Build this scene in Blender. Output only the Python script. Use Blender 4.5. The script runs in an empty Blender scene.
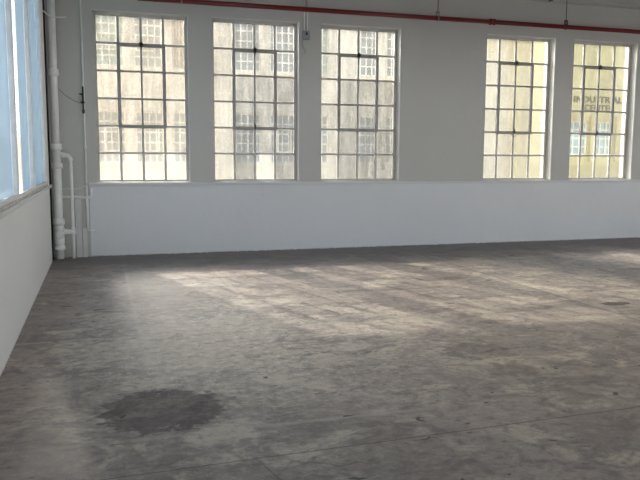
import bpy, bmesh, math, random
from mathutils import Vector, Matrix
random.seed(7)
sc = bpy.context.scene
col = sc.collection
PI = math.pi

# ------------------------------------------------------------------ helpers
def link(name, bm, mat, parent=None, smooth=False):
    me = bpy.data.meshes.new(name)
    bm.normal_update()
    bm.to_mesh(me); bm.free()
    o = bpy.data.objects.new(name, me)
    col.objects.link(o)
    for m in (mat if isinstance(mat, (list, tuple)) else [mat]):
        me.materials.append(m)
    if smooth:
        for p in me.polygons: p.use_smooth = True
    if parent is not None:
        o.parent = parent
        o.matrix_parent_inverse = Matrix.Translation(-Vector(parent.location))
    return o

def empty(name, loc):
    o = bpy.data.objects.new(name, None)
    o.empty_display_size = 0.1
    o.location = loc
    col.objects.link(o)
    return o

def tag(o, label, cat, group=None):
    o['label'] = label; o['category'] = cat
    if group: o['group'] = group
    return o

def struct(o, label=None):
    o['kind'] = 'structure'
    if label: o['label'] = label
    return o

def box(bm, x0, x1, y0, y1, z0, z1):
    vs = [bm.verts.new((x, y, z)) for z in (z0, z1) for y in (y0, y1) for x in (x0, x1)]
    for f in ((0,2,3,1), (4,5,7,6), (0,1,5,4), (2,6,7,3), (0,4,6,2), (1,3,7,5)):
        bm.faces.new([vs[i] for i in f])
    return vs

def bevel(bm, w=0.004, seg=2):
    bmesh.ops.bevel(bm, geom=list(bm.edges), offset=w, segments=seg, affect='EDGES', profile=0.6)

def tube(bm, pts, r, n=16, cap=True):
    """swept round tube through pts; r is a number or a list of radii"""
    pts = [Vector(p) for p in pts]
    rs = r if isinstance(r, (list, tuple)) else [r] * len(pts)
    rings = []
    side = None
    for i, p in enumerate(pts):
        if i == 0: t = pts[1] - p
        elif i == len(pts) - 1: t = p - pts[i-1]
        else: t = (pts[i+1] - p).normalized() + (p - pts[i-1]).normalized()
        t.normalize()
        if side is None:
            side = t.cross(Vector((0.12, 1, 0.07))).normalized()
        else:
            side = (side - t * side.dot(t)).normalized()
        up = t.cross(side)
        rings.append([bm.verts.new(p + (side * math.cos(a) + up * math.sin(a)) * rs[i])
                      for a in [2 * PI * k / n for k in range(n)]])
    for a, b in zip(rings, rings[1:]):
        for k in range(n):
            bm.faces.new((a[k], a[(k+1) % n], b[(k+1) % n], b[k]))
    if cap:
        bm.faces.new(rings[0][::-1]); bm.faces.new(rings[-1])

def arc(c, r, a0, a1, n, ax='xz'):
    out = []
    for i in range(n + 1):
        a = a0 + (a1 - a0) * i / n
        u, v = r * math.cos(a), r * math.sin(a)
        out.append((c[0] + u, c[1], c[2] + v) if ax == 'xz' else (c[0], c[1] + u, c[2] + v))
    return out

def wall_holes(bm, x0, x1, y0, y1, z0, z1, holes, axis='x'):
    """solid wall slab running along axis with rectangular openings (a0,a1,b0,b1), one shared z grid"""
    holes = sorted(holes)
    cur = x0
    def bx(a0, a1, b0, b1):
        if a1 - a0 < 1e-5 or b1 - b0 < 1e-5: return
        if axis == 'x': box(bm, a0, a1, y0, y1, b0, b1)
        else: box(bm, y0, y1, a0, a1, b0, b1)
    groups = {}
    for a0, a1, b0, b1 in holes: groups.setdefault((a0, a1), []).append((b0, b1))
    for (a0, a1), zs in sorted(groups.items()):
        bx(cur, a0, z0, z1)
        zc = z0
        for b0, b1 in sorted(zs):
            bx(a0, a1, zc, b0); zc = b1
        bx(a0, a1, zc, z1)
        cur = a1
    bx(cur, x1, z0, z1)

# ------------------------------------------------------------------ materials
def new_mat(name):
    m = bpy.data.materials.new(name); m.use_nodes = True
    nt = m.node_tree
    for n in list(nt.nodes): nt.nodes.remove(n)
    out = nt.nodes.new('ShaderNodeOutputMaterial')
    return m, nt, out

def N(nt, t, **kw):
    n = nt.nodes.new(t)
    for k, v in kw.items():
        if k in n.inputs.keys(): n.inputs[k].default_value = v
        else: setattr(n, k, v)
    return n

def noise(nt, vec, scale, detail=4, rough=0.6, dist=0.0):
    n = N(nt, 'ShaderNodeTexNoise')
    n.inputs['Scale'].default_value = scale; n.inputs['Detail'].default_value = detail
    n.inputs['Roughness'].default_value = rough; n.inputs['Distortion'].default_value = dist
    if vec: nt.links.new(vec, n.inputs['Vector'])
    return n.outputs['Fac']

def ramp(nt, fac, stops):
    r = N(nt, 'ShaderNodeValToRGB')
    e = r.color_ramp.elements
    while len(e) < len(stops): e.new(0.5)
    for el, (p, c) in zip(e, stops):
        el.position = p
        el.color = (c, c, c, 1) if isinstance(c, (int, float)) else (*c, 1)
    nt.links.new(fac, r.inputs['Fac'])
    return r.outputs['Color']

def mixc(nt, fac, a, b, mode='MIX'):
    m = N(nt, 'ShaderNodeMix'); m.data_type = 'RGBA'; m.blend_type = mode
    for s, i in ((fac, 0), (a, 6), (b, 7)):
        if isinstance(s, (int, float)): m.inputs[i].default_value = s
        elif isinstance(s, tuple): m.inputs[i].default_value = (*s, 1)
        else: nt.links.new(s, m.inputs[i])
    return m.outputs[2]

def math_(nt, op, a, b=None, c=None, clamp=False):
    m = N(nt, 'ShaderNodeMath'); m.operation = op; m.use_clamp = clamp
    for s, i in ((a, 0), (b, 1), (c, 2)):
        if s is None: continue
        if isinstance(s, (int, float)): m.inputs[i].default_value = s
        else: nt.links.new(s, m.inputs[i])
    return m.outputs[0]

def mapped(nt, scale=(1,1,1), loc=(0,0,0)):
    g = N(nt, 'ShaderNodeNewGeometry')
    mp = N(nt, 'ShaderNodeMapping')
    mp.inputs['Scale'].default_value = scale; mp.inputs['Location'].default_value = loc
    nt.links.new(g.outputs['Position'], mp.inputs['Vector'])
    return mp.outputs['Vector']

def paint(name, color, var=0.06, rough=0.6, bump=0.15, scale=6, metallic=0.0, bdist=0.01):
    m, nt, out = new_mat(name)
    b = N(nt, 'ShaderNodeBsdfPrincipled')
    b.inputs['Roughness'].default_value = rough; b.inputs['Metallic'].default_value = metallic
    p = mapped(nt)
    f = noise(nt, p, scale, 5)
    lo = tuple(c * (1 - var) for c in color); hi = tuple(min(1, c * (1 + var)) for c in color)
    nt.links.new(ramp(nt, f, [(0.3, lo), (0.7, hi)]), b.inputs['Base Color'])
    bp = N(nt, 'ShaderNodeBump'); bp.inputs['Strength'].default_value = bump
    bp.inputs['Distance'].default_value = bdist
    nt.links.new(noise(nt, p, scale * 5, 4), bp.inputs['Height'])
    nt.links.new(bp.outputs[0], b.inputs['Normal'])
    nt.links.new(b.outputs[0], out.inputs['Surface'])
    return m

def wall_paint(name, color, dado=None):
    """white painted masonry: broad tone changes, rough lumpy bump, chips and scuffs near the floor"""
    m, nt, out = new_mat(name)
    b = N(nt, 'ShaderNodeBsdfPrincipled'); b.inputs['Roughness'].default_value = 0.5
    p = mapped(nt)
    base = ramp(nt, noise(nt, p, 0.9, 5), [(0.3, tuple(c * 0.96 for c in color)), (0.7, color)])
    g = N(nt, 'ShaderNodeNewGeometry'); s = N(nt, 'ShaderNodeSeparateXYZ')
    nt.links.new(g.outputs['Position'], s.inputs[0])
    if dado:   # dado below the ledge: paler, cooler colour stands in for brighter light there
        base = mixc(nt, math_(nt, 'MULTIPLY', math_(nt, 'LESS_THAN', s.outputs['Z'], 1.10), math_(nt, 'GREATER_THAN', s.outputs['X'], -0.16)), base, ramp(nt, noise(nt, p, 0.9, 5), [(0.3, tuple(c * 0.96 for c in dado)), (0.7, dado)]))
    low = math_(nt, 'SUBTRACT', 1.0, math_(nt, 'MULTIPLY', s.outputs['Z'], 60.0), clamp=True)   # last 5 cm: scuffed paint line
    chip = ramp(nt, noise(nt, mapped(nt, (25, 25, 30)), 1.0, 4), [(0.42, 0.0), (0.50, 1.0)])
    f = math_(nt, 'MULTIPLY', low, chip)
    base = mixc(nt, f, base, (0.16, 0.155, 0.15))
    spots = ramp(nt, noise(nt, p, 7.0, 3), [(0.73, 0.0), (0.77, 0.35)])
    base = mixc(nt, spots, base, (0.5, 0.49, 0.46))
    nt.links.new(base, b.inputs['Base Color'])
    bp = N(nt, 'ShaderNodeBump'); bp.inputs['Strength'].default_value = 0.35; bp.inputs['Distance'].default_value = 0.012
    h = math_(nt, 'ADD', noise(nt, p, 9, 6), math_(nt, 'MULTIPLY', noise(nt, p, 1.7, 3), 2.2))
    nt.links.new(h, bp.inputs['Height']); nt.links.new(bp.outputs[0], b.inputs['Normal'])
    nt.links.new(b.outputs[0], out.inputs['Surface'])
    return m

def line_mask(nt, coord, pos, half, wob=None, period=None):
    """1 on a line coord==pos, 0 away"""
    d = coord if wob is None else math_(nt, 'ADD', coord, wob)
    d = math_(nt, 'SUBTRACT', d, pos)
    if period:
        d = math_(nt, 'PINGPONG', math_(nt, 'ADD', d, period * 60), period / 2)
    d = math_(nt, 'ABSOLUTE', d)
    return math_(nt, 'SUBTRACT', 1.0, math_(nt, 'DIVIDE', d, half), clamp=True)

def concrete():
    m, nt, out = new_mat('worn_concrete')
    b = N(nt, 'ShaderNodeBsdfPrincipled')
    g = N(nt, 'ShaderNodeNewGeometry'); s = N(nt, 'ShaderNodeSeparateXYZ')
    nt.links.new(g.outputs['Position'], s.inputs[0])
    X, Y = s.outputs['X'], s.outputs['Y']
    p = mapped(nt); pw = mapped(nt, (0.95, 1.15, 1))
    big = noise(nt, mapped(nt, (1, 1.1, 1), (3.1, 1.7, 0)), 0.7, 5, 0.6, 0.5)
    pw2 = mapped(nt, (0.9, 1.15, 1), (1.3, 0.4, 0))
    mid = noise(nt, pw2, 1.7, 10, 0.72, 0.6)
    fine = noise(nt, mapped(nt, (1.0, 1.1, 1)), 11, 10, 0.82, 0.25)
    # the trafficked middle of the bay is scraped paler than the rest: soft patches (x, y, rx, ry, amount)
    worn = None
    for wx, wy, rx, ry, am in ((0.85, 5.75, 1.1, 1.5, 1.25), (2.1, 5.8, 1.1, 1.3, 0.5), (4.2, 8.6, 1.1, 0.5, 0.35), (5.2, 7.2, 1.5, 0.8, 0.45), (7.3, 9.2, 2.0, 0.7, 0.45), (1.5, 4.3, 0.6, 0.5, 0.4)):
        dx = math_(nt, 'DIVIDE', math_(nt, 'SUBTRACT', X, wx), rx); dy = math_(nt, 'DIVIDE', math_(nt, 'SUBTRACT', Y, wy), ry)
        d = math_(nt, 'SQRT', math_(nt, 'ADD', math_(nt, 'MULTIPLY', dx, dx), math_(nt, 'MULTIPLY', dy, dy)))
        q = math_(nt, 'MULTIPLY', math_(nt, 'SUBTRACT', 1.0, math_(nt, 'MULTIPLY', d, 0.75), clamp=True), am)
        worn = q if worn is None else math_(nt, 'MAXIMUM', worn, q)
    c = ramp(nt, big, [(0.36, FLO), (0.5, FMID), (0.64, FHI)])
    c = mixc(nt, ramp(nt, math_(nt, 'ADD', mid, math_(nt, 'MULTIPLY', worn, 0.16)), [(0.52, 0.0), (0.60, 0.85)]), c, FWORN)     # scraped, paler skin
    c = mixc(nt, ramp(nt, math_(nt, 'ADD', noise(nt, pw, 3.3, 8, 0.72, 0.7), math_(nt, 'MULTIPLY', worn, 0.04)), [(0.41, 0.55), (0.49, 0.0)]), c, FDARK)
    c = mixc(nt, ramp(nt, fine, [(0.40, 0.65), (0.48, 0.0)]), c, FDARK)                # dark mottling
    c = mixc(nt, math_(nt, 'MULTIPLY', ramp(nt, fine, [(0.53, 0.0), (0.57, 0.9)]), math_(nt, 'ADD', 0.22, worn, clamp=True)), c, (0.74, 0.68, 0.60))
    wob = math_(nt, 'MULTIPLY', math_(nt, 'SUBTRACT', noise(nt, p, 2.0, 4), 0.5), 0.07)
    gate = ramp(nt, noise(nt, p, 1.1, 5), [(0.46, 0.0), (0.62, 1.0)])
    farg = math_(nt, 'MULTIPLY', math_(nt, 'SUBTRACT', Y, 5.9), 1.5, clamp=True)
    leftg = math_(nt, 'MULTIPLY', math_(nt, 'SUBTRACT', 3.0, X), 0.9, clamp=True)
    for coord, pos, where in ((X, 0.285, farg), (Y, 4.93, leftg)):                    # slab joints: pale ghost lines
        l = line_mask(nt, coord, pos, 0.035, math_(nt, 'MULTIPLY', wob, 0.35), 1.143)
        c = mixc(nt, math_(nt, 'MULTIPLY', math_(nt, 'MULTIPLY', l, math_(nt, 'MULTIPLY', math_(nt, 'ADD', gate, 0.5), where)), 0.38), c, (0.62, 0.58, 0.51))
    l = line_mask(nt, X, 4.80, 0.03, math_(nt, 'MULTIPLY', wob, 0.8))
    c = mixc(nt, math_(nt, 'MULTIPLY', l, 0.6), c, FDARK)
    # long dark crack across the foreground and a short branch
    l = line_mask(nt, math_(nt, 'SUBTRACT', Y, math_(nt, 'MULTIPLY', X, 0.033)), 3.345, 0.008, math_(nt, 'MULTIPLY', wob, 0.45))
    c = mixc(nt, math_(nt, 'MULTIPLY', l, 0.8), c, (0.05, 0.045, 0.045))
    l2 = line_mask(nt, math_(nt, 'ADD', X, math_(nt, 'MULTIPLY', Y, 0.25)), 1.54, 0.007, math_(nt, 'MULTIPLY', wob, 0.9))
    ly = math_(nt, 'MULTIPLY', math_(nt, 'LESS_THAN', Y, 3.36), l2)
    c = mixc(nt, math_(nt, 'MULTIPLY', ly, 0.6), c, (0.05, 0.045, 0.045))
    # scattered hairline cracks and gouges
    v = N(nt, 'ShaderNodeTexVoronoi'); v.feature = 'DISTANCE_TO_EDGE'; v.inputs['Scale'].default_value = 0.75
    dv = N(nt, 'ShaderNodeVectorMath'); dv.operation = 'ADD'
    nz = N(nt, 'ShaderNodeTexNoise'); nz.inputs['Scale'].default_value = 2.2; nz.inputs['Detail'].default_value = 6
    nt.links.new(p, nz.inputs['Vector'])
    sc_ = N(nt, 'ShaderNodeVectorMath'); sc_.operation = 'SCALE'; sc_.inputs['Scale'].default_value = 0.9
    nt.links.new(nz.outputs['Color'], sc_.inputs[0])
    nt.links.new(p, dv.inputs[0]); nt.links.new(sc_.outputs[0], dv.inputs[1]); nt.links.new(dv.outputs[0], v.inputs['Vector'])
    cr = ramp(nt, v.outputs['Distance'], [(0.0, 1.0), (0.012, 0.0)])
    gt2 = ramp(nt, noise(nt, mapped(nt, loc=(5, 3, 0)), 0.9, 3), [(0.56, 0.0), (0.64, 0.6)])
    c = mixc(nt, math_(nt, 'MULTIPLY', cr, gt2), c, (0.07, 0.06, 0.06))
    pit = ramp(nt, noise(nt, mapped(nt, (1, 1.6, 1)), 6.5, 2, 0.5, 0.6), [(0.70, 0.0), (0.72, 0.85)])
    c = mixc(nt, pit, c, (0.06, 0.055, 0.06))
    # shade painted into the colour along the foot of the far wall
    foot_shade = math_(nt, 'ADD', math_(nt, 'MULTIPLY', math_(nt, 'SUBTRACT', Y, 9.2), 0.8), math_(nt, 'MULTIPLY', math_(nt, 'SUBTRACT', noise(nt, p, 1.3, 6), 0.5), 2.2))
    c = mixc(nt, ramp(nt, foot_shade, [(0.0, 0.0), (1.0, 0.72)]), c, (0.12, 0.104, 0.11))
    stain = None
    # dark stains with ragged edges: (x, y, rx, ry, strength)
    for sx, sy, rx, ry, st in ((0.33, 4.22, 0.39, 0.38, 0.58), (0.60, 4.30, 0.16, 0.17, 0.35), (5.13, 6.1, 0.16, 0.10, 0.8),
                               (2.86, 4.35, 0.10, 0.2, 0.25), (3.45, 5.72, 0.2, 0.09, 0.35), (2.8, 4.85, 0.30, 0.25, 0.3), (2.3, 6.9, 0.35, 0.07, 0.3),
                               (3.05, 4.0, 0.35, 0.1, 0.22), (4.1, 8.0, 0.4, 0.12, 0.35)):
        dx = math_(nt, 'DIVIDE', math_(nt, 'SUBTRACT', X, sx), rx)
        dy = math_(nt, 'DIVIDE', math_(nt, 'SUBTRACT', Y, sy), ry)
        d = math_(nt, 'SQRT', math_(nt, 'ADD', math_(nt, 'MULTIPLY', dx, dx), math_(nt, 'MULTIPLY', dy, dy)))
        d = math_(nt, 'ADD', d, math_(nt, 'MULTIPLY', math_(nt, 'SUBTRACT', noise(nt, pw, 7, 8, 0.70, 0.3), 0.5), 1.6))
        mk = ramp(nt, d, [(0.90, st), (0.98, 0.0)])
        stain = mk if stain is None else math_(nt, 'MAXIMUM', stain, mk)
        c = mixc(nt, mk, c, mixc(nt, ramp(nt, fine, [(0.4, 0.0), (0.6, 1.0)]), FSTAIN, tuple(k * 1.6 for k in FSTAIN)))
    nt.links.new(c, b.inputs['Base Color'])
    r = ramp(nt, math_(nt, 'ADD', math_(nt, 'MULTIPLY', mid, 0.5), math_(nt, 'MULTIPLY', fine, 0.5)), [(0.35, 0.40), (0.65, 0.64)])
    nt.links.new(math_(nt, 'ADD', r, math_(nt, 'MULTIPLY', stain, 0.35)), b.inputs['Roughness'])
    nt.links.new(math_(nt, 'SUBTRACT', 0.42, math_(nt, 'MULTIPLY', stain, 0.35)), b.inputs['Specular IOR Level'])
    bp = N(nt, 'ShaderNodeBump'); bp.inputs['Strength'].default_value = 0.3; bp.inputs['Distance'].default_value = 0.006
    h = math_(nt, 'ADD', math_(nt, 'MULTIPLY', mid, 1.5), math_(nt, 'MULTIPLY', fine, 0.6))
    h = math_(nt, 'SUBTRACT', h, math_(nt, 'MULTIPLY', math_(nt, 'ADD', l, pit), 0.6))
    nt.links.new(h, bp.inputs['Height']); nt.links.new(bp.outputs[0], b.inputs['Normal'])
    nt.links.new(b.outputs[0], out.inputs['Surface'])
    return m

def pane_mat(name, frosty=False):
    """dirty window glass; per-pane attribute: rgb = colour of the film, alpha = how much film"""
    m, nt, out = new_mat(name)
    at = N(nt, 'ShaderNodeAttribute'); at.attribute_name = 'pane'
    tr = N(nt, 'ShaderNodeBsdfTransparent'); tr.inputs['Color'].default_value = (0.80, 0.80, 0.80, 1)
    tl = N(nt, 'ShaderNodeBsdfTranslucent'); nt.links.new(at.outputs['Color'], tl.inputs['Color'])
    df = N(nt, 'ShaderNodeBsdfDiffuse'); nt.links.new(at.outputs['Color'], df.inputs['Color'])
    film = N(nt, 'ShaderNodeMixShader'); film.inputs[0].default_value = 0.15
    nt.links.new(tl.outputs[0], film.inputs[1]); nt.links.new(df.outputs[0], film.inputs[2])
    gl = N(nt, 'ShaderNodeBsdfGlossy'); gl.inputs['Roughness'].default_value = 0.06
    streak = noise(nt, mapped(nt, (14, 14, 2.2)), 1.0, 5, 0.65)
    speck = noise(nt, mapped(nt, (30, 30, 30)), 1.0, 4, 0.6)
    k = math_(nt, 'ADD', math_(nt, 'MULTIPLY', streak, 1.1), math_(nt, 'MULTIPLY', speck, 0.9))
    fac = math_(nt, 'MULTIPLY', at.outputs['Alpha'], k if not frosty else 1.0, clamp=True)
    mx = N(nt, 'ShaderNodeMixShader'); nt.links.new(fac, mx.inputs[0])
    nt.links.new(tr.outputs[0], mx.inputs[1]); nt.links.new(film.outputs[0], mx.inputs[2])
    fr = N(nt, 'ShaderNodeFresnel'); fr.inputs['IOR'].default_value = 1.2
    m2 = N(nt, 'ShaderNodeMixShader'); nt.links.new(math_(nt, 'MULTIPLY', fr.outputs[0], 0.5), m2.inputs[0])
    nt.links.new(mx.outputs[0], m2.inputs[1]); nt.links.new(gl.outputs[0], m2.inputs[2])
    nt.links.new(m2.outputs[0], out.inputs['Surface'])
    return m

FLO, FMID, FHI = (0.30, 0.25, 0.225), (0.37, 0.31, 0.275), (0.43, 0.36, 0.31)
FWORN, FDARK, FSTAIN = (0.62, 0.54, 0.45), (0.17, 0.14, 0.134), (0.085, 0.068, 0.072)

M = {}
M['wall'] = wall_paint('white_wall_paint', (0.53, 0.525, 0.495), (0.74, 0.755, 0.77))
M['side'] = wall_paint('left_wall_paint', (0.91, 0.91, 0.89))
M['dim'] = paint('bare_brown_brick', (0.22, 0.19, 0.16), 0.2, 0.9, 0.3, 3)
M['rail'] = paint('rail_paint', (0.66, 0.67, 0.66), 0.03, 0.45, 0.1)
M['ceil'] = paint('ceiling_paint', (0.45, 0.45, 0.44), 0.05, 0.7, 0.1)
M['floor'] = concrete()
M['steel'] = paint('painted_window_steel', (0.54, 0.52, 0.49), 0.10, 0.45, 0.15, 12)
M['sash'] = paint('worn_sash_paint', (0.33, 0.315, 0.30), 0.12, 0.45, 0.15, 12)
M['lsteel'] = paint('grey_mullion_paint', (0.80, 0.78, 0.75), 0.08, 0.5, 0.15, 12)
M['black'] = paint('black_iron', (0.012, 0.011, 0.012), 0.2, 0.5, 0.2, 20)
M['gap'] = paint('black_gap_paint', (0.006, 0.006, 0.006), 0.1, 0.9, 0.1, 20)
M['pipe'] = paint('white_pipe_paint', (0.88, 0.88, 0.87), 0.05, 0.4, 0.2, 8)
M['cover'] = paint('duct_cover_paint', (0.64, 0.64, 0.63), 0.06, 0.5, 0.25, 8)
M['red'] = paint('red_pipe_paint', (0.15, 0.005, 0.007), 0.12, 0.35, 0.1, 10)
M['grey'] = paint('grey_box_metal', (0.30, 0.31, 0.33), 0.08, 0.4, 0.1, 15, 0.3)
M['cable'] = paint('grey_cable', (0.22, 0.22, 0.21), 0.05, 0.5, 0.0)
M['wcable'] = paint('white_cable', (0.80, 0.79, 0.74), 0.05, 0.5, 0.0)
M['rust'] = paint('weathered_sill_edge', (0.58, 0.54, 0.49), 0.3, 0.8, 0.3, 10)
M['glass'] = pane_mat('dirty_window_glass')
M['frost'] = pane_mat('frosted_window_film', True)
M['cream'] = paint('cream_render', (0.74, 0.66, 0.52), 0.06, 0.9, 0.2, 1.2)
M['white_out'] = paint('pale_render', (0.66, 0.61, 0.48), 0.05, 0.9, 0.2, 1.2)
M['yellow'] = paint('yellow_render', (0.52, 0.44, 0.22), 0.07, 0.9, 0.2, 1.2)
M['yellow_base'] = paint('ochre_render', (0.42, 0.34, 0.17), 0.07, 0.9, 0.2, 1.2)
M['oframe'] = paint('cream_window_paint', (0.88, 0.82, 0.68), 0.04, 0.7, 0.0)
M['letter'] = paint('sign_letter_paint', (0.05, 0.042, 0.03), 0.05, 0.7, 0.0)
M['street'] = paint('street_asphalt', (0.34, 0.33, 0.31), 0.1, 0.9, 0.2, 2)
M['blind'] = paint('pale_blind', (0.60, 0.51, 0.40), 0.12, 0.9, 0.0, 3)
def oglass(name, c):
    m, nt, out = new_mat(name)
    b = N(nt, 'ShaderNodeBsdfPrincipled'); b.inputs['Roughness'].default_value = 0.25
    f = noise(nt, mapped(nt, (1.6, 1.6, 1.3)), 1.5, 3)
    nt.links.new(ramp(nt, f, [(0.3, tuple(k * 0.75 for k in c)), (0.7, c)]), b.inputs['Base Color'])
    nt.links.new(b.outputs[0], out.inputs['Surface'])
    return m
M['og1'] = oglass('grey_green_pane', (0.36, 0.37, 0.33))
M['og2'] = oglass('teal_pane', (0.40, 0.50, 0.43))
M['og3'] = oglass('grey_blue_pane', (0.31, 0.33, 0.33))

# ------------------------------------------------------------------ room dimensions
D, DT = 11.27, 0.34              # inner face and thickness of the far wall
LX = -0.693                      # inner face of the left wall
XR, YB, ZC = 14.5, -7.5, 4.262
CELL, ROW = 0.3344, 0.4122
ZB = 1.1555                      # bottom of glass
ZT = ZB + 6 * ROW
GY = 11.47                       # glass plane
FR = 0.027
MID = [0.6538, 2.4160, 4.1800, 7.1865, 8.9640, 10.73]
WH = [(x - 2*CELL - FR, x + 2*CELL + FR, ZB - FR, ZT + FR) for x in MID]

bm = bmesh.new()
wall_holes(bm, LX - 0.30, XR + 0.2, D, D + DT, -0.3, ZC + 0.5, WH)
struct(link('wall_back', bm, M['wall']), 'white painted far wall with tall steel windows')

LW0, LW1, LZ0, LZ1 = -3.2, 10.38, 1.135, 3.95
LH = [(LW0, LW1, LZ0, LZ1)]
bm = bmesh.new()
wall_holes(bm, YB, 10.85, LX - 0.28, LX, -0.3, ZC + 0.5, LH, axis='y')
box(bm, LX - 0.28, LX - 0.12, 10.85, D, -0.3, ZC + 0.5)      # back of the corner chase
struct(link('wall_left', bm, M['side']), 'white painted left wall below the frosted windows')

bm = bmesh.new(); wall_holes(bm, YB, D, XR, XR + 0.25, -0.3, ZC + 0.5, [(-7.0, -3.9, 0.15, 2.15), (-3.5, -0.5, 0.15, 2.15), (-0.1, 2.7, 0.15, 2.15), (4.0, 6.8, 0.15, 1.9)], axis='y')  # low openings in the unseen wall, added for fill light
struct(link('wall_right', bm, M['side']))
bm = bmesh.new(); wall_holes(bm, LX - 0.28, XR + 0.25, YB - 0.25, YB, -0.3, ZC + 0.5, [(-0.3, 4.4, 0.15, 2.15), (4.8, 9.2, 0.15, 2.15), (9.6, 14.0, 0.15, 2.15)])  # rear openings, also unseen, added to brighten the room from behind
struct(link('wall_rear', bm, M['dim']))
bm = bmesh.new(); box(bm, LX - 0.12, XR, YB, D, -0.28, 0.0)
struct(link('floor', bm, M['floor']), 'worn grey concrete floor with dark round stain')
bm = bmesh.new(); box(bm, LX, XR, YB, D, ZC, ZC + 0.3)
c_ = link('ceiling', bm, M['ceil']); struct(c_, 'white ceiling with board seams along the far wall')
for y in (11.12, 10.9, 10.55):
    bm = bmesh.new(); box(bm, LX, XR, y - 0.02, y + 0.02, ZC - 0.014, ZC)
    bevel(bm, 0.004, 1)
    link('ceiling_batten', bm, M['ceil'], c_)

# unseen slab added over the rear to shade the upper far wall
bm = bmesh.new(); box(bm, LX, XR, YB, 3.0, 2.26, 2.45)
box(bm, LX, XR, 2.85, 3.0, 2.45, ZC)
struct(link('ceiling_shade_slab', bm, M['ceil']))

# dado rail under the windows
bm = bmesh.new()
box(bm, -0.165, XR, D - 0.055, D, 1.072, 1.118)
bevel(bm, 0.008, 2)
struct(link('trim_1', bm, M['rail']), 'white ledge running under the far windows')

# ------------------------------------------------------------------ windows of the far wall
FILM = (0.08, 0.055, 0.065, 0.11, 0.05, 0.08)
def film(i, c, r):
    """(colour, amount) of the grime on pane column c (0 left), row r (0 bottom)"""
    rnd = random.Random(i * 100 + c * 10 + r)
    j = rnd.uniform(-0.04, 0.04)
    if i == 0:
        a = 0.32 if r == 0 else 0.50 + j
        if r == 1 and c in (1, 2): a = 0.44
        t = (0.93, 0.86, 0.74)
    elif i == 1:
        if c == 0: a, t = 0.44 + j, (0.92, 0.88, 0.78)
        elif r <= 2: a, t = 0.54 + j, (0.72, 0.74, 0.73)
        elif r == 3: a, t = 0.58 + j, (0.74, 0.76, 0.76)
        else: a, t = 0.42 + j, (0.90, 0.88, 0.80)
        if r == 0 and c == 2: a = 0.32
    elif i == 2:
        if c == 0: a, t = 0.48 + j, (0.88, 0.86, 0.77)
        elif r <= 3: a, t = 0.58 + j, (0.80, 0.81, 0.77)
        else: a, t = 0.42 + j, (0.90, 0.88, 0.79)
    elif i == 3:
        a, t = 0.48 + j, (0.91, 0.88, 0.76)
        if c == 3: a, t = 0.30 + j, (0.92, 0.88, 0.72)
        if r == 5: t = (0.92, 0.87, 0.70)
    else:
        a, t = 0.38 + j, (0.92, 0.88, 0.68)
        if c == 3: a, t = 0.30, (0.88, 0.87, 0.80)
        if r <= 1: a = 0.28 + j
    k = 1 + rnd.uniform(-0.04, 0.04)
    q = FILM[i]
    return tuple(min(1, v * k * q) for v in t), max(0.02, a)

def pane_mesh(name, quads, mat, parent, axis='y', th=0.004):
    """quads: (a0,a1,z0,z1,plane,colour,amount)"""
    bm = bmesh.new()
    lay = bm.loops.layers.float_color.new('pane')
    for a0, a1, z0, z1, pl, c, a in quads:
        n0 = len(bm.faces)
        if axis == 'y': box(bm, a0, a1, pl - th/2, pl + th/2, z0, z1)
        else: box(bm, pl - th/2, pl + th/2, a0, a1, z0, z1)
        bm.faces.ensure_lookup_table()
        for f in bm.faces[n0:]:
            for l in f.loops: l[lay] = (*c, a)
    return link(name, bm, mat, parent)

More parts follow.
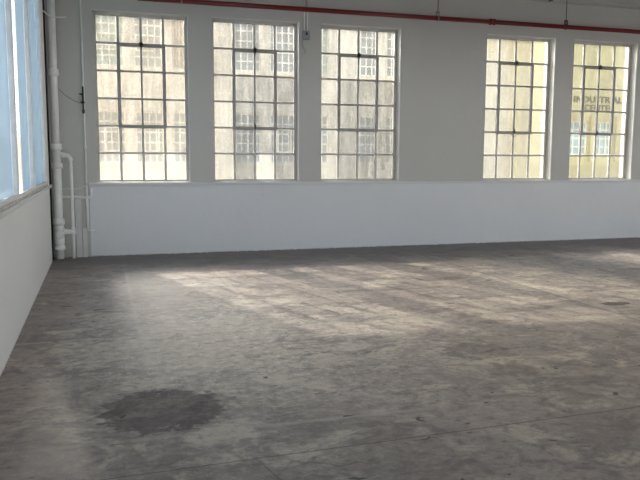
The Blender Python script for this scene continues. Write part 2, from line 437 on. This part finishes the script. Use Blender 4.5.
WLAB = ['far wall window nearest the white corner pipes', 'second far window, grey box on its right',
        'third far window, right of the grey box', 'fourth far window, left one of the right pair',
        'rightmost far window showing the yellow building', 'window beyond the right pair']
for i, xm in enumerate(MID):
    h0, h1, hz0, hz1 = WH[i]
    w = empty('window_%d' % (i + 1), (xm, GY, hz0))
    struct(w, WLAB[i])
    # outer frame and glazing bars
    bm = bmesh.new()
    y0, y1 = GY - 0.022, GY + 0.022
    fw = FR + 0.016
    box(bm, h0, h0 + fw, y0, y1, hz0, hz1); box(bm, h1 - fw, h1, y0, y1, hz0, hz1)
    box(bm, h0 + fw, h1 - fw, y0, y1, hz0, hz0 + FR); box(bm, h0 + fw, h1 - fw, y0, y1, hz1 - fw, hz1)
    link('window_frame', bm, M['steel'], w)
    bm = bmesh.new()
    b = 0.018
    for k in (-1, 0, 1):
        segs = [(ZB, ZT)] if k else [(ZB, ZB + 2*ROW), (ZB + 5*ROW, ZT)]
        for s0, s1 in segs: box(bm, xm + k*CELL - b, xm + k*CELL + b, GY - 0.014, GY + 0.016, s0, s1)
    for r in range(1, 6):
        z = ZB + r * ROW
        segs = [(-2, 2)] if r in (1, 2, 5) else [(-2, -1), (1, 2)]
        for s0, s1 in segs: box(bm, xm + s0*CELL, xm + s1*CELL, GY - 0.0135, GY + 0.0155, z - 0.014, z + 0.014)
    link('glazing_bars', bm, M['steel'], w)
    # pivoting vent sash: two columns by three rows
    sx0, sx1, sz0, sz1 = xm - CELL - 0.028, xm + CELL + 0.028, ZB + 2*ROW - 0.03, ZB + 5*ROW + 0.006
    t = 0.05
    bm = bmesh.new()
    ya, yb = GY - 0.04, GY + 0.012
    box(bm, sx0, sx0 + t, ya, yb, sz0, sz1); box(bm, sx1 - t, sx1, ya, yb, sz0, sz1)
    box(bm, sx0 + t, sx1 - t, ya, yb, sz0, sz0 + t); box(bm, sx0 + t, sx1 - t, ya, yb, sz1 - t, sz1)
    box(bm, xm - 0.014, xm + 0.014, ya + 0.012, yb - 0.002, sz0 + t, sz1 - t)
    for r in (3, 4):
        z = ZB + r*ROW
        for q0, q1 in ((sx0 + t, xm - 0.014), (xm + 0.014, sx1 - t)):
            box(bm, q0, q1, ya + 0.012, yb - 0.002, z - 0.013, z + 0.013)
    sash = link('vent_sash', bm, M['sash'], w)
    # black spring catch at the head of the sash
    bm = bmesh.new()
    box(bm, xm - 0.022, xm + 0.022, ya - 0.022, ya, sz1 - 0.052, sz1 + 0.02)
    box(bm, xm - 0.034, xm + 0.034, ya - 0.03, ya - 0.022, sz1 - 0.022, sz1 + 0.004)
    bevel(bm, 0.004, 2)
    tube(bm, [(xm, ya - 0.022, sz1 - 0.04), (xm, ya - 0.05, sz1 - 0.055), (xm, ya - 0.055, sz1 - 0.085)], 0.007, 8)
    link('catch', bm, M['black'], w)
    if i in (1, 3, 4):
        bm = bmesh.new()
        box(bm, xm - 0.012, xm + 0.012, ya - 0.02, ya, sz0 + 0.015, sz0 + 0.085)
        bevel(bm, 0.003, 1)
        link('pull_handle', bm, M['black'], w)
        if i == 3:
            bm = bmesh.new()
            tube(bm, arc((xm, ya - 0.012, sz0 + 0.03), 0.075, PI*1.08, PI*1.92, 12), 0.005, 6)
            link('pull_ring', bm, M['black'], w)
    quads = []
    for c in range(4):
        for r in range(6):
            c_t, a = film(i, c, r)
            quads.append((xm + (c-2)*CELL + 0.002, xm + (c-1)*CELL - 0.002, ZB + r*ROW, ZB + (r+1)*ROW - 0.002, GY, c_t, a))
    pane_mesh('glass', quads, M['glass'], w)
    # thin bright steel bead round the reveal
    bm = bmesh.new()
    box(bm, h1 - 0.010, h1, D + 0.004, D + 0.012, hz0, hz1)
    box(bm, h0, h1 - 0.010, D + 0.004, D + 0.012, hz1 - 0.008, hz1)
    link('reveal_bead', bm, M['rail'], w)

# ------------------------------------------------------------------ frosted windows of the left wall
LG = LX - 0.042
w = empty('window_7', (LG, LW1, LZ0)); struct(w, 'tall frosted window strip in the left wall')
bm = bmesh.new()
box(bm, LG - 0.02, LX - 0.008, LW0, LW1, LZ0, LZ0 + 0.03)
box(bm, LG - 0.02, LX - 0.008, LW0, LW1, LZ1 - 0.05, LZ1)
box(bm, LG - 0.02, LX - 0.008, LW1 - 0.05, LW1, LZ0 + 0.03, LZ1 - 0.05)
box(bm, LG - 0.02, LX - 0.008, LW0, LW0 + 0.05, LZ0 + 0.03, LZ1 - 0.05)
link('window_frame', bm, M['lsteel'], w)
ys = [10.38, 8.46, 6.81, 5.16, 3.51, 1.86, 0.21, -1.44, -3.15]
for y in ys[1:-1]:
    bm = bmesh.new()
    box(bm, LG - 0.02, LX + 0.006, y - 0.026, y + 0.026, LZ0 + 0.03, LZ1 - 0.05)
    bevel(bm, 0.006, 1)
    link('mullion', bm, M['lsteel'], w)
qs = []
for k, (yb_, ya_) in enumerate(zip(ys, ys[1:])):
    y0, y1 = ya_ + 0.03, yb_ - 0.03
    blue = (0.80, 0.88, 0.95)
    if k == 1:   # the film stops short of the near edge of this light
        qs.append((y0, y0 + 0.78, LZ0 + 0.03, LZ1 - 0.05, LG, (0.95, 0.95, 0.92), 0.06))
        y0 += 0.78
    qs.append((y0, y1, LZ0 + 0.03, LZ1 - 0.05, LG, (0.22, 0.30, 0.35), 0.68))
pane_mesh('glass', qs, M['frost'], w, axis='x')
# sill ledge
bm = bmesh.new()
box(bm, LX, LX + 0.028, -3.4, 11.05, 1.068, 1.108)
bevel(bm, 0.007, 2)
s_ = struct(link('trim_2', bm, M['rail']), 'white ledge under the left frosted windows')
bm = bmesh.new(); box(bm, LX - 0.055, LX + 0.012, -3.2, 10.36, 1.1085, 1.1345)
bevel(bm, 0.004, 1)
link('sill_strip', bm, M['rust'], s_)

# ------------------------------------------------------------------ corner pipes
PY, PX = 11.15, -0.598
def collar(name, z0, z1, r0, r1, parent, x=PX, y=PY):
    bm = bmesh.new()
    h = z1 - z0
    tube(bm, [(x, y, z0), (x, y, z0 + h*.12), (x, y, z0 + h*.45), (x, y, z0 + h*.55), (x, y, z0 + h*.88), (x, y, z1)],
         [r0 * .92, r1, r1, r1 * .95, r1 * .95, r0 * .9], 24)
    return link(name, bm, M['pipe'], parent, True)
dp = empty('drain_pipe', (PX, PY, 0)); tag(dp, 'thick white drain pipe standing floor to ceiling in the room corner', 'pipe')
bm = bmesh.new(); tube(bm, [(PX, PY, 1.62), (PX, PY, ZC)], 0.053, 28); link('upper_pipe', bm, M['pipe'], dp, True)
bm = bmesh.new(); tube(bm, [(PX, PY, 0.0), (PX, PY, 1.62)], 0.058, 28); link('lower_pipe', bm, M['pipe'], dp, True)
collar('coupling', 1.60, 1.70, 0.058, 0.081, dp)
collar('coupling', 1.33, 1.42, 0.058, 0.081, dp)
collar('coupling', 0.50, 0.61, 0.058, 0.081, dp)
collar('coupling', 0.13, 0.20, 0.058, 0.081, dp)
collar('coupling', 2.66, 2.77, 0.053, 0.075, dp)
bm = bmesh.new(); tube(bm, [(PX, PY, 0.19), (PX, PY, 0.24), (PX, PY, 0.46), (PX, PY, 0.52)], [0.060, 0.068, 0.068, 0.062], 28)
wy = link('cleanout_fitting', bm, M['pipe'], dp, True)
bm = bmesh.new(); tube(bm, [(PX + .005, PY - 0.04, 0.365), (PX + .01, PY - 0.086, 0.365), (PX + .01, PY - 0.094, 0.365)], [0.062, 0.062, 0.044], 24)
link('cleanout_plug', bm, M['pipe'], dp, True)
# small vent branch that leaves the drain and returns to it
bx_ = -0.405
bm = bmesh.new()
pts = [(PX, PY, 1.53), (bx_ - 0.07, PY, 1.53)] + arc((bx_ - 0.07, PY, 1.46), 0.07, PI/2, 0, 8) + [(bx_, PY, 0.36), (bx_, PY, 0.0)]
tube(bm, pts, 0.0235, 16)
br = link('vent_branch', bm, M['pipe'], dp, True)
bm = bmesh.new(); tube(bm, [(PX + .05, PY, 1.53), (PX + .115, PY, 1.53)], [0.045, 0.036], 18); link('branch_hub', bm, M['pipe'], dp, True)
bm = bmesh.new(); tube(bm, arc((bx_ - 0.075, PY, 1.455), 0.075, PI/2 + .1, -.1, 8), 0.033, 16); link('branch_elbow', bm, M['pipe'], dp, True)
bm = bmesh.new(); tube(bm, [(PX + .05, PY, 0.40), (PX + .075, PY, 0.40), (PX + .10, PY, 0.40), (bx_ - .03, PY, 0.40), (bx_ + .045, PY, 0.405)], [0.050, 0.050, 0.040, 0.038, 0.030], 16)
link('branch_hub', bm, M['pipe'], dp, True)
bm = bmesh.new(); tube(bm, [(bx_, PY, 0.34), (bx_, PY, 0.36), (bx_, PY, 0.45), (bx_, PY, 0.47)], [0.024, 0.032, 0.032, 0.024], 16)
link('branch_elbow', bm, M['pipe'], dp, True)

bm = bmesh.new(); tube(bm, [(-0.711, 11.10, 0.0), (-0.711, 11.10, ZC)], 0.029, 16)  # black tube added to stand for the dark gap in the corner
tag(link('black_gap_fill', bm, M['gap'], None, True), 'thin black upright added to stand for the dark corner gap behind the thick white drain pipe', 'pipe')

# flat duct cover and conduits on the wall right of the pipes
bm = bmesh.new(); box(bm, -0.372, -0.285, D - 0.045, D, 0, 0.878); bevel(bm, 0.006, 2)
tag(link('duct_cover', bm, M['cover']), 'narrow flat white duct cover against the wall beside the corner pipes', 'duct cover')
bm = bmesh.new(); box(bm, -0.277, -0.212, D - 0.06, D, 0, 0.44); bevel(bm, 0.01, 2)
tag(link('conduit_box', bm, M['cover']), 'short white box on the floor under the thin wall conduit', 'conduit box')
cd = empty('wall_conduit', (-0.205, D - 0.03, 0)); tag(cd, 'thin white conduit running up the wall left of the first window', 'conduit')
bm = bmesh.new(); tube(bm, [(-0.197, D - 0.016, 0.45), (-0.197, D - 0.016, ZC)], 0.013, 12); link('conduit_tube', bm, M['pipe'], cd, True)
bm = bmesh.new(); tube(bm, [(-0.197, D - 0.022, 0.40), (-0.197, D - 0.022, 1.09)], 0.019, 12); link('conduit_sleeve', bm, M['pipe'], cd, True)
for z in (1.62, 1.10):
    bm = bmesh.new(); tube(bm, [(-0.197, D - 0.02, z), (-0.197, D - 0.02, z + 0.05)], 0.021, 12); link('conduit_coupling', bm, M['pipe'], cd, True)
bm = bmesh.new(); tube(bm, [(-0.195, D - 0.03, 0.405), (-0.10, D - 0.03, 0.405)], 0.012, 10); link('stub', bm, M['pipe'], cd, True)
hp = empty('cross_pipe', (-0.45, D - 0.03, 0.90)); tag(hp, 'short horizontal white pipe crossing behind the corner pipes at ledge height', 'pipe')
bm = bmesh.new(); tube(bm, [(-0.62, D - 0.022, 0.905), (-0.17, D - 0.022, 0.905)] + arc((-0.17, D - 0.022, 0.94), 0.035, -PI/2, 0, 6) + [(-0.135, D - 0.022, 1.05)], 0.021, 12)
link('pipe_run', bm, M['pipe'], hp, True)
bm = bmesh.new(); tube(bm, [(-0.62, D - 0.01, 1.03), (-0.36, D - 0.01, 1.025), (-0.27, D - 0.012, 1.05), (-0.20, D - 0.014, 1.08)], 0.007, 8)
tag(link('low_cable', bm, M['pipe'], None, True), 'thin painted cable drooping along the wall above the short cross pipe', 'cable')

# black iron bracket on the conduit
bk = empty('wall_bracket', (-0.207, D - 0.05, 2.15)); tag(bk, 'slim black iron bracket on the wall left of the first window', 'bracket')
bm = bmesh.new(); box(bm, -0.218, -0.194, D - 0.05, D - 0.03, 2.14, 2.535); bevel(bm, 0.003, 1); link('bar', bm, M['black'], bk)
bm = bmesh.new(); box(bm, -0.226, -0.186, D - 0.068, D - 0.028, 2.145, 2.20); bevel(bm, 0.006, 1); link('foot', bm, M['black'], bk)
bm = bmesh.new(); tube(bm, [(-0.20, D - 0.05, 2.42), (-0.23, D - 0.06, 2.42), (-0.265, D - 0.07, 2.425)], [0.022, 0.012, 0.006], 10); link('hook', bm, M['black'], bk)
bm = bmesh.new(); tube(bm, [(-0.188, D - 0.05, 2.30), (-0.215, D - 0.06, 2.30), (-0.243, D - 0.065, 2.30)], [0.014, 0.020, 0.010], 10); link('knob', bm, M['black'], bk)
# drooping cable from the drain pipe to the bracket
pts = [(-0.530 + 0.29 * t, 11.12 + 0.08 * t, 2.475 - 0.31 * t + 0.125 * t * t) for t in [k / 12 for k in range(13)]]
bm = bmesh.new(); tube(bm, pts, 0.0055, 6)
tag(link('loose_cable', bm, M['cable'], None, True), 'thin grey cable drooping from the corner pipe to the black bracket', 'cable')
bm = bmesh.new(); tube(bm, [(-0.70, 10.8, 3.515), (-0.66, 10.92, 3.50), (-0.62, 11.02, 3.478), (-0.58, 11.06, 3.470), (-0.40, 11.12, 3.492)], 0.0085, 8)
tag(link('cable_stub', bm, M['wcable'], None, True), 'short white cable end sticking out across the top of the corner pipe', 'cable')

# ------------------------------------------------------------------ grey electrical box
eb = empty('electrical_box', (3.21, D - 0.04, 3.44)); tag(eb, 'small square grey electrical box between the second and third windows', 'electrical box')
bm = bmesh.new(); box(bm, 3.155, 3.272, D - 0.06, D, 3.385, 3.515); bevel(bm, 0.006, 2); link('box_body', bm, M['grey'], eb)
bm = bmesh.new(); tube(bm, [(3.213, D - 0.06, 3.465), (3.213, D - 0.078, 3.465)], 0.017, 14)
box(bm, 3.207, 3.219, D - 0.078, D - 0.060, 3.470, 3.497)
link('switch', bm, M['black'], eb, True)
for x in (3.19, 3.245):
    bm = bmesh.new(); tube(bm, [(x, D - 0.012, 3.51), (x, D - 0.012, ZC)], 0.008, 8); link('box_conduit', bm, M['pipe'], eb, True)
bm = bmesh.new(); tube(bm, [(3.165, D - 0.02, 3.39), (3.150, D - 0.025, 3.30), (3.172, D - 0.035, 3.245), (3.205, D - 0.04, 3.21), (3.200, D - 0.035, 3.175), (3.183, D - 0.03, 3.165)], 0.0055, 8)
link('loose_wire', bm, M['cable'], eb, True)

# ------------------------------------------------------------------ red sprinkler main
RY, RZ, RR = 11.03, 3.808, 0.037
sp = empty('sprinkler_pipe', (5, RY, RZ)); tag(sp, 'long red sprinkler pipe hung above the far windows', 'pipe')
bm = bmesh.new(); tube(bm, [(0.6, RY, RZ), (6.44, RY, RZ)], RR, 24); link('pipe_run', bm, M['red'], sp, True)
bm = bmesh.new(); tube(bm, [(6.44, RY, RZ), (XR - 0.1, RY, RZ)], RR, 24); link('pipe_run', bm, M['red'], sp, True)
bm = bmesh.new(); tube(bm, [(6.385, RY, RZ), (6.39, RY, RZ), (6.42, RY, RZ), (6.425, RY, RZ), (6.455, RY, RZ), (6.46, RY, RZ), (6.49, RY, RZ), (6.495, RY, RZ)],
                       [0.037, 0.052, 0.052, 0.044, 0.044, 0.052, 0.052, 0.037], 24)
link('coupling', bm, M['red'], sp, True)
for hx in (1.23, 5.42, 7.90):
    bm = bmesh.new(); tube(bm, [(hx, RY, RZ + 0.085), (hx, RY, ZC)], 0.0065, 8)
    hr = link('hanger_rod', bm, M['black' if hx > 5 else 'wcable'], sp, True)
    bm = bmesh.new()
    for dx in (-0.0,):
        a = arc((0, 0, 0), RR + 0.006, -PI*.5, PI*1.5, 20, 'yz')
        for p0 in (-0.012, 0.012):
            pass
        tube(bm, [(hx, RY + q[1], RZ + q[2]) for q in a], 0.0075, 6)
    box(bm, hx - 0.028, hx - 0.018, RY - 0.014, RY + 0.014, RZ + 0.02, RZ + 0.105)
    box(bm, hx + 0.018, hx + 0.028, RY - 0.014, RY + 0.014, RZ + 0.02, RZ + 0.105)
    box(bm, hx - 0.028, hx + 0.028, RY - 0.014, RY + 0.014, RZ + 0.095, RZ + 0.115)
    link('hanger_clamp', bm, M['black'] if hx > 6 else M['grey'], sp)

bm = bmesh.new()
tube(bm, [(7.47, 10.78, ZC), (7.47, 10.78, ZC - 0.05), (7.44, 10.78, ZC - 0.075), (7.36, 10.78, ZC - 0.10)], 0.012, 8)
box(bm, 7.43, 7.51, 10.74, 10.82, ZC - 0.012, ZC)
tag(link('ceiling_hook', bm, M['black']), 'small black hook on the ceiling above the fourth window', 'hook')

# ------------------------------------------------------------------ outside
bm = bmesh.new(); box(bm, -60, 90, D + DT + 0.5, 110, -6.4, -6.0)
struct(link('street', bm, M['street']))

def facade_window(b, x0, x1, z0, z1, y, cols, rows, gm, sash=None, blind=False):
    bm = bmesh.new()
    f, t = 0.06, 0.032
    box(bm, x0, x0 + f, y + .10, y + .16, z0, z1); box(bm, x1 - f, x1, y + .10, y + .16, z0, z1)
    box(bm, x0 + f, x1 - f, y + .10, y + .16, z0, z0 + f); box(bm, x0 + f, x1 - f, y + .10, y + .16, z1 - f, z1)
    for k in range(1, cols):
        x = x0 + (x1 - x0) * k / cols; box(bm, x - t, x + t, y + .11, y + .15, z0 + f, z1 - f)
    for k in range(1, rows):
        z = z0 + (z1 - z0) * k / rows; box(bm, x0 + f, x1 - f, y + .112, y + .148, z - t, z + t)
    if sash:
        a0, a1, c0, c1 = sash
        xa, xb = x0 + (x1-x0)*a0, x0 + (x1-x0)*a1; za, zb = z0 + (z1-z0)*c0, z0 + (z1-z0)*c1
        box(bm, xa, xb, y + .02, y + .10, zb - .06, zb); box(bm, xa, xb, y + .02, y + .10, za, za + .06)
        box(bm, xa, xa + .06, y + .02, y + .10, za + .06, zb - .06); box(bm, xb - .06, xb, y + .02, y + .10, za + .06, zb - .06)
    w_ = link('window', bm, M['oframe'], b)
    bm = bmesh.new(); box(bm, x0, x1, y + .16, y + .18, z0, z1)
    if blind:
        n = 9
        for k in range(n):
            xx = x0 + (x1 - x0) * (k + .5) / n
            box(bm, xx - .03, xx + .03, y + .0, y + .09, z0, z1)
    p = link('pane', bm, M['blind'] if blind else gm, w_)
    p.matrix_parent_inverse = Matrix.Translation(-Vector(b.location)); 
    p.matrix_parent_inverse = Matrix.Identity(4)
    w_.matrix_parent_inverse = Matrix.Translation(-Vector(b.location))

# cream block across the street: bays of three tall windows like our own
Y1 = 35.0
cb = empty('cream_factory_building', (7, Y1, -6)); tag(cb, 'cream factory block with gridded windows seen through the three left windows', 'building')
lowx = [-0.06, 1.68, 3.42, 6.42, 8.18, 9.93, 12.62, 14.35]
holes = []
for x in lowx:
    for z0, z1 in ((-3.2, -0.8), (1.24, 3.66), (5.71, 8.12)):
        holes.append((x, x + 1.28, z0, z1))
holes.append((-1.35, -0.45, 5.0, 7.4))
bm = bmesh.new(); wall_holes(bm, -1.5, 15.9, Y1, Y1 + 0.5, -6, 10.2, [h for h in holes if h[1] > -0.3])
box(bm, -1.5, 15.9, Y1 + 0.5, Y1 + 9, -6, 10.1)
box(bm, -1.6, 15.95, Y1 - 0.18, Y1, 8.95, 9.2)
for x in lowx:
    for z0 in (1.24, 5.71): box(bm, x - .06, x + 1.34, Y1 - 0.08, Y1, z0 - 0.14, z0)
link('facade', bm, M['cream'], cb)
for j, x in enumerate(lowx):
    for z0, z1 in ((1.24, 3.66), (5.71, 8.12)):
        up = z0 > 4
        gm = M['og2'] if (up and j in (0, 5)) else (M['og1'] if j < 3 else M['og3'])
        sash = None
        if not up and j in (0, 1, 4): sash = (0.28, 0.85, 0.22, 0.70)
        if up and j in (0, 1): sash = (0.05, 0.75, 0.30, 0.62)
        facade_window(cb, x, x + 1.28, z0, z1, Y1, 4, 5, gm, sash, blind=(up and j == 2))

# pale block between the cream and the yellow one
pb = empty('pale_building', (18, 32, -6)); tag(pb, 'plain pale block behind the left window of the right pair', 'building')
bm = bmesh.new()
box(bm, 16.0, 20.2, 32, 33.9, -6, 12.0)
box(bm, 16.15, 16.40, 31.75, 32, -6, 12.0); box(bm, 17.25, 17.45, 31.8, 32, -6, 12.0)
box(bm, 15.9, 20.2, 31.8, 32.0, 7.2, 7.35)
link('facade', bm, M['white_out'], pb)
bm = bmesh.new(); tube(bm, [(17.9, 31.85, -6), (17.9, 31.85, 11.5)], 0.06, 10); link('downpipe', bm, M['oframe'], pb, True)

# yellow block with the painted name
Y2 = 30.0
yb2 = empty('yellow_building', (25, Y2, -6)); tag(yb2, 'yellow industrial block with dark lettering behind the rightmost window', 'building')
yh = [(20.25, 20.95, 0.55, 1.50), (20.25, 20.95, 2.9, 3.7), (21.85, 23.0, 1.7, 3.35), (23.45, 24.5, 1.7, 3.35), (24.9, 26.0, 1.7, 3.35)]
bm = bmesh.new(); wall_holes(bm, 19.6, 34, Y2, Y2 + 0.5, -6, 9.5, yh)
box(bm, 19.6, 34, Y2 + 0.5, Y2 + 1.6, -6, 9.4)
box(bm, 23.07, 23.38, Y2 - 0.16, Y2, 1.4, 3.6); box(bm, 24.55, 24.85, Y2 - 0.16, Y2, 1.4, 3.6)
link('facade', bm, M['yellow'], yb2)
bm = bmesh.new(); box(bm, 19.55, 34, Y2 - 0.2, Y2 - 0.001, -6, 1.2); link('plinth', bm, M['yellow_base'], yb2)
for x0, x1, z0, z1 in yh:
    facade_window(yb2, x0, x1, z0, z1, Y2, 3, 4, M['og2'])
def letters(txt, size, loc, sx=1.0):
    cu = bpy.data.curves.new('t', 'FONT'); cu.body = txt; cu.size = size; cu.extrude = 0.015; cu.offset = size * 0.022
    cu.align_x = 'CENTER'; cu.space_character = 1.08
    to = bpy.data.objects.new('t', cu); col.objects.link(to)
    bpy.context.view_layer.update()
    me = bpy.data.meshes.new_from_object(to.evaluated_get(bpy.context.evaluated_depsgraph_get()))
    bpy.data.objects.remove(to)
    me.transform(Matrix.Translation(loc) @ Matrix.Rotation(PI/2, 4, 'X') @ Matrix.Diagonal((sx, 1, 1, 1)))
    me.name = 'sign_lettering'
    o = bpy.data.objects.new('sign_lettering', me); col.objects.link(o)
    me.materials.clear(); me.materials.append(M['letter'])
    o.parent = yb2; o.matrix_parent_inverse = Matrix.Translation(-Vector(yb2.location))
letters('INDUSTRIAL', 0.42, (23.50, Y2 - 0.02, 4.27), 1.14)
letters('CENTER', 0.42, (23.58, Y2 - 0.02, 3.86), 1.05)

wb = empty('sun_blocker', (-7, 15, -6)); tag(wb, 'tall plain cream block added unseen outside the left corner to stop the sun', 'building')
bm = bmesh.new(); box(bm, -12, -2.3, 14.0, 16.5, -6, 12.5); box(bm, -12.1, -2.2, 13.9, 16.6, 12.5, 12.7); link('facade', bm, M['cream'], wb)  # out-of-view mass added to keep direct sun off the left windows

# low cream building seen faintly through the left windows
lb = empty('low_outbuilding', (-6, 34, -6)); tag(lb, 'low cream outbuilding dimly visible through the frosted left windows', 'building')
bm = bmesh.new(); box(bm, -9, -1.8, 31, 34, -6, 2.1); box(bm, -9.2, -1.75, 30.8, 34.2, 2.1, 2.3); link('facade', bm, M['cream'], lb)

# ------------------------------------------------------------------ light
SKY, SUN, SCATTER, EXPO = 6.3, 12.0, 40.0, -0.03
wd = bpy.data.worlds.new('sky'); sc.world = wd; wd.use_nodes = True
nt = wd.node_tree
for n in list(nt.nodes): nt.nodes.remove(n)
out = nt.nodes.new('ShaderNodeOutputWorld'); bg = nt.nodes.new('ShaderNodeBackground')
tc = nt.nodes.new('ShaderNodeTexCoord'); sp_ = nt.nodes.new('ShaderNodeSeparateXYZ')
nt.links.new(tc.outputs['Generated'], sp_.inputs[0])
cr = ramp(nt, sp_.outputs['Z'], [(0.0, (0.90, 0.92, 0.93)), (0.25, (0.72, 0.81, 0.93)), (0.8, (0.48, 0.65, 0.92))])
nt.links.new(cr, bg.inputs['Color']); bg.inputs['Strength'].default_value = SKY
nt.links.new(bg.outputs[0], out.inputs['Surface'])

el, az = math.radians(30), math.radians(16.7)
d = Vector((math.sin(az) * math.cos(el), -math.cos(az) * math.cos(el), -math.sin(el)))
for nm, e, ang, el in (('sun', SUN, 0.6, 30.0), ('sun_scatter', SCATTER, 30.0, 25.5)):   # disc, and an added wide, lower sun for light scattered by the panes
    el = math.radians(el)
    d = Vector((math.sin(az) * math.cos(el), -math.cos(az) * math.cos(el), -math.sin(el)))
    l = bpy.data.lights.new(nm, 'SUN'); l.energy = e; l.angle = math.radians(ang)
    l.color = (1.0, 0.93, 0.80)
    o = bpy.data.objects.new(nm, l); col.objects.link(o)
    o.rotation_euler = d.to_track_quat('-Z', 'Y').to_euler()
    o.location = (-5, 25, 20)

# ------------------------------------------------------------------ camera
f, pitch, roll, yaw = 712.61, .1143, .0042, .2987
cy, sy, cp, sp2 = math.cos(yaw), math.sin(yaw), math.cos(pitch), math.sin(pitch)
F = Vector((sy*cp, cy*cp, -sp2)); R0 = Vector((cy, -sy, 0)); U0 = R0.cross(F)
R_ = R0 * math.cos(roll) + U0 * math.sin(roll); U_ = -R0 * math.sin(roll) + U0 * math.cos(roll)
cam = bpy.data.cameras.new('camera'); cam.sensor_width = 36; cam.lens = f / 640 * 36; cam.clip_start = 0.05; cam.clip_end = 500
co = bpy.data.objects.new('camera', cam); col.objects.link(co)
mw = Matrix((R_, U_, -F)).transposed().to_4x4(); mw.translation = Vector((0, 0, 1.5))
co.matrix_world = mw
sc.camera = co

vs = sc.view_settings
vs.view_transform = 'Standard'; vs.look = 'None'; vs.gamma = 1.0; vs.use_curve_mapping = False
vs.exposure = EXPO
sc.cycles.use_denoising = True
sc.cycles.max_bounces = 12; sc.cycles.diffuse_bounces = 8; sc.cycles.transparent_max_bounces = 24
sc.cycles.sample_clamp_indirect = 8
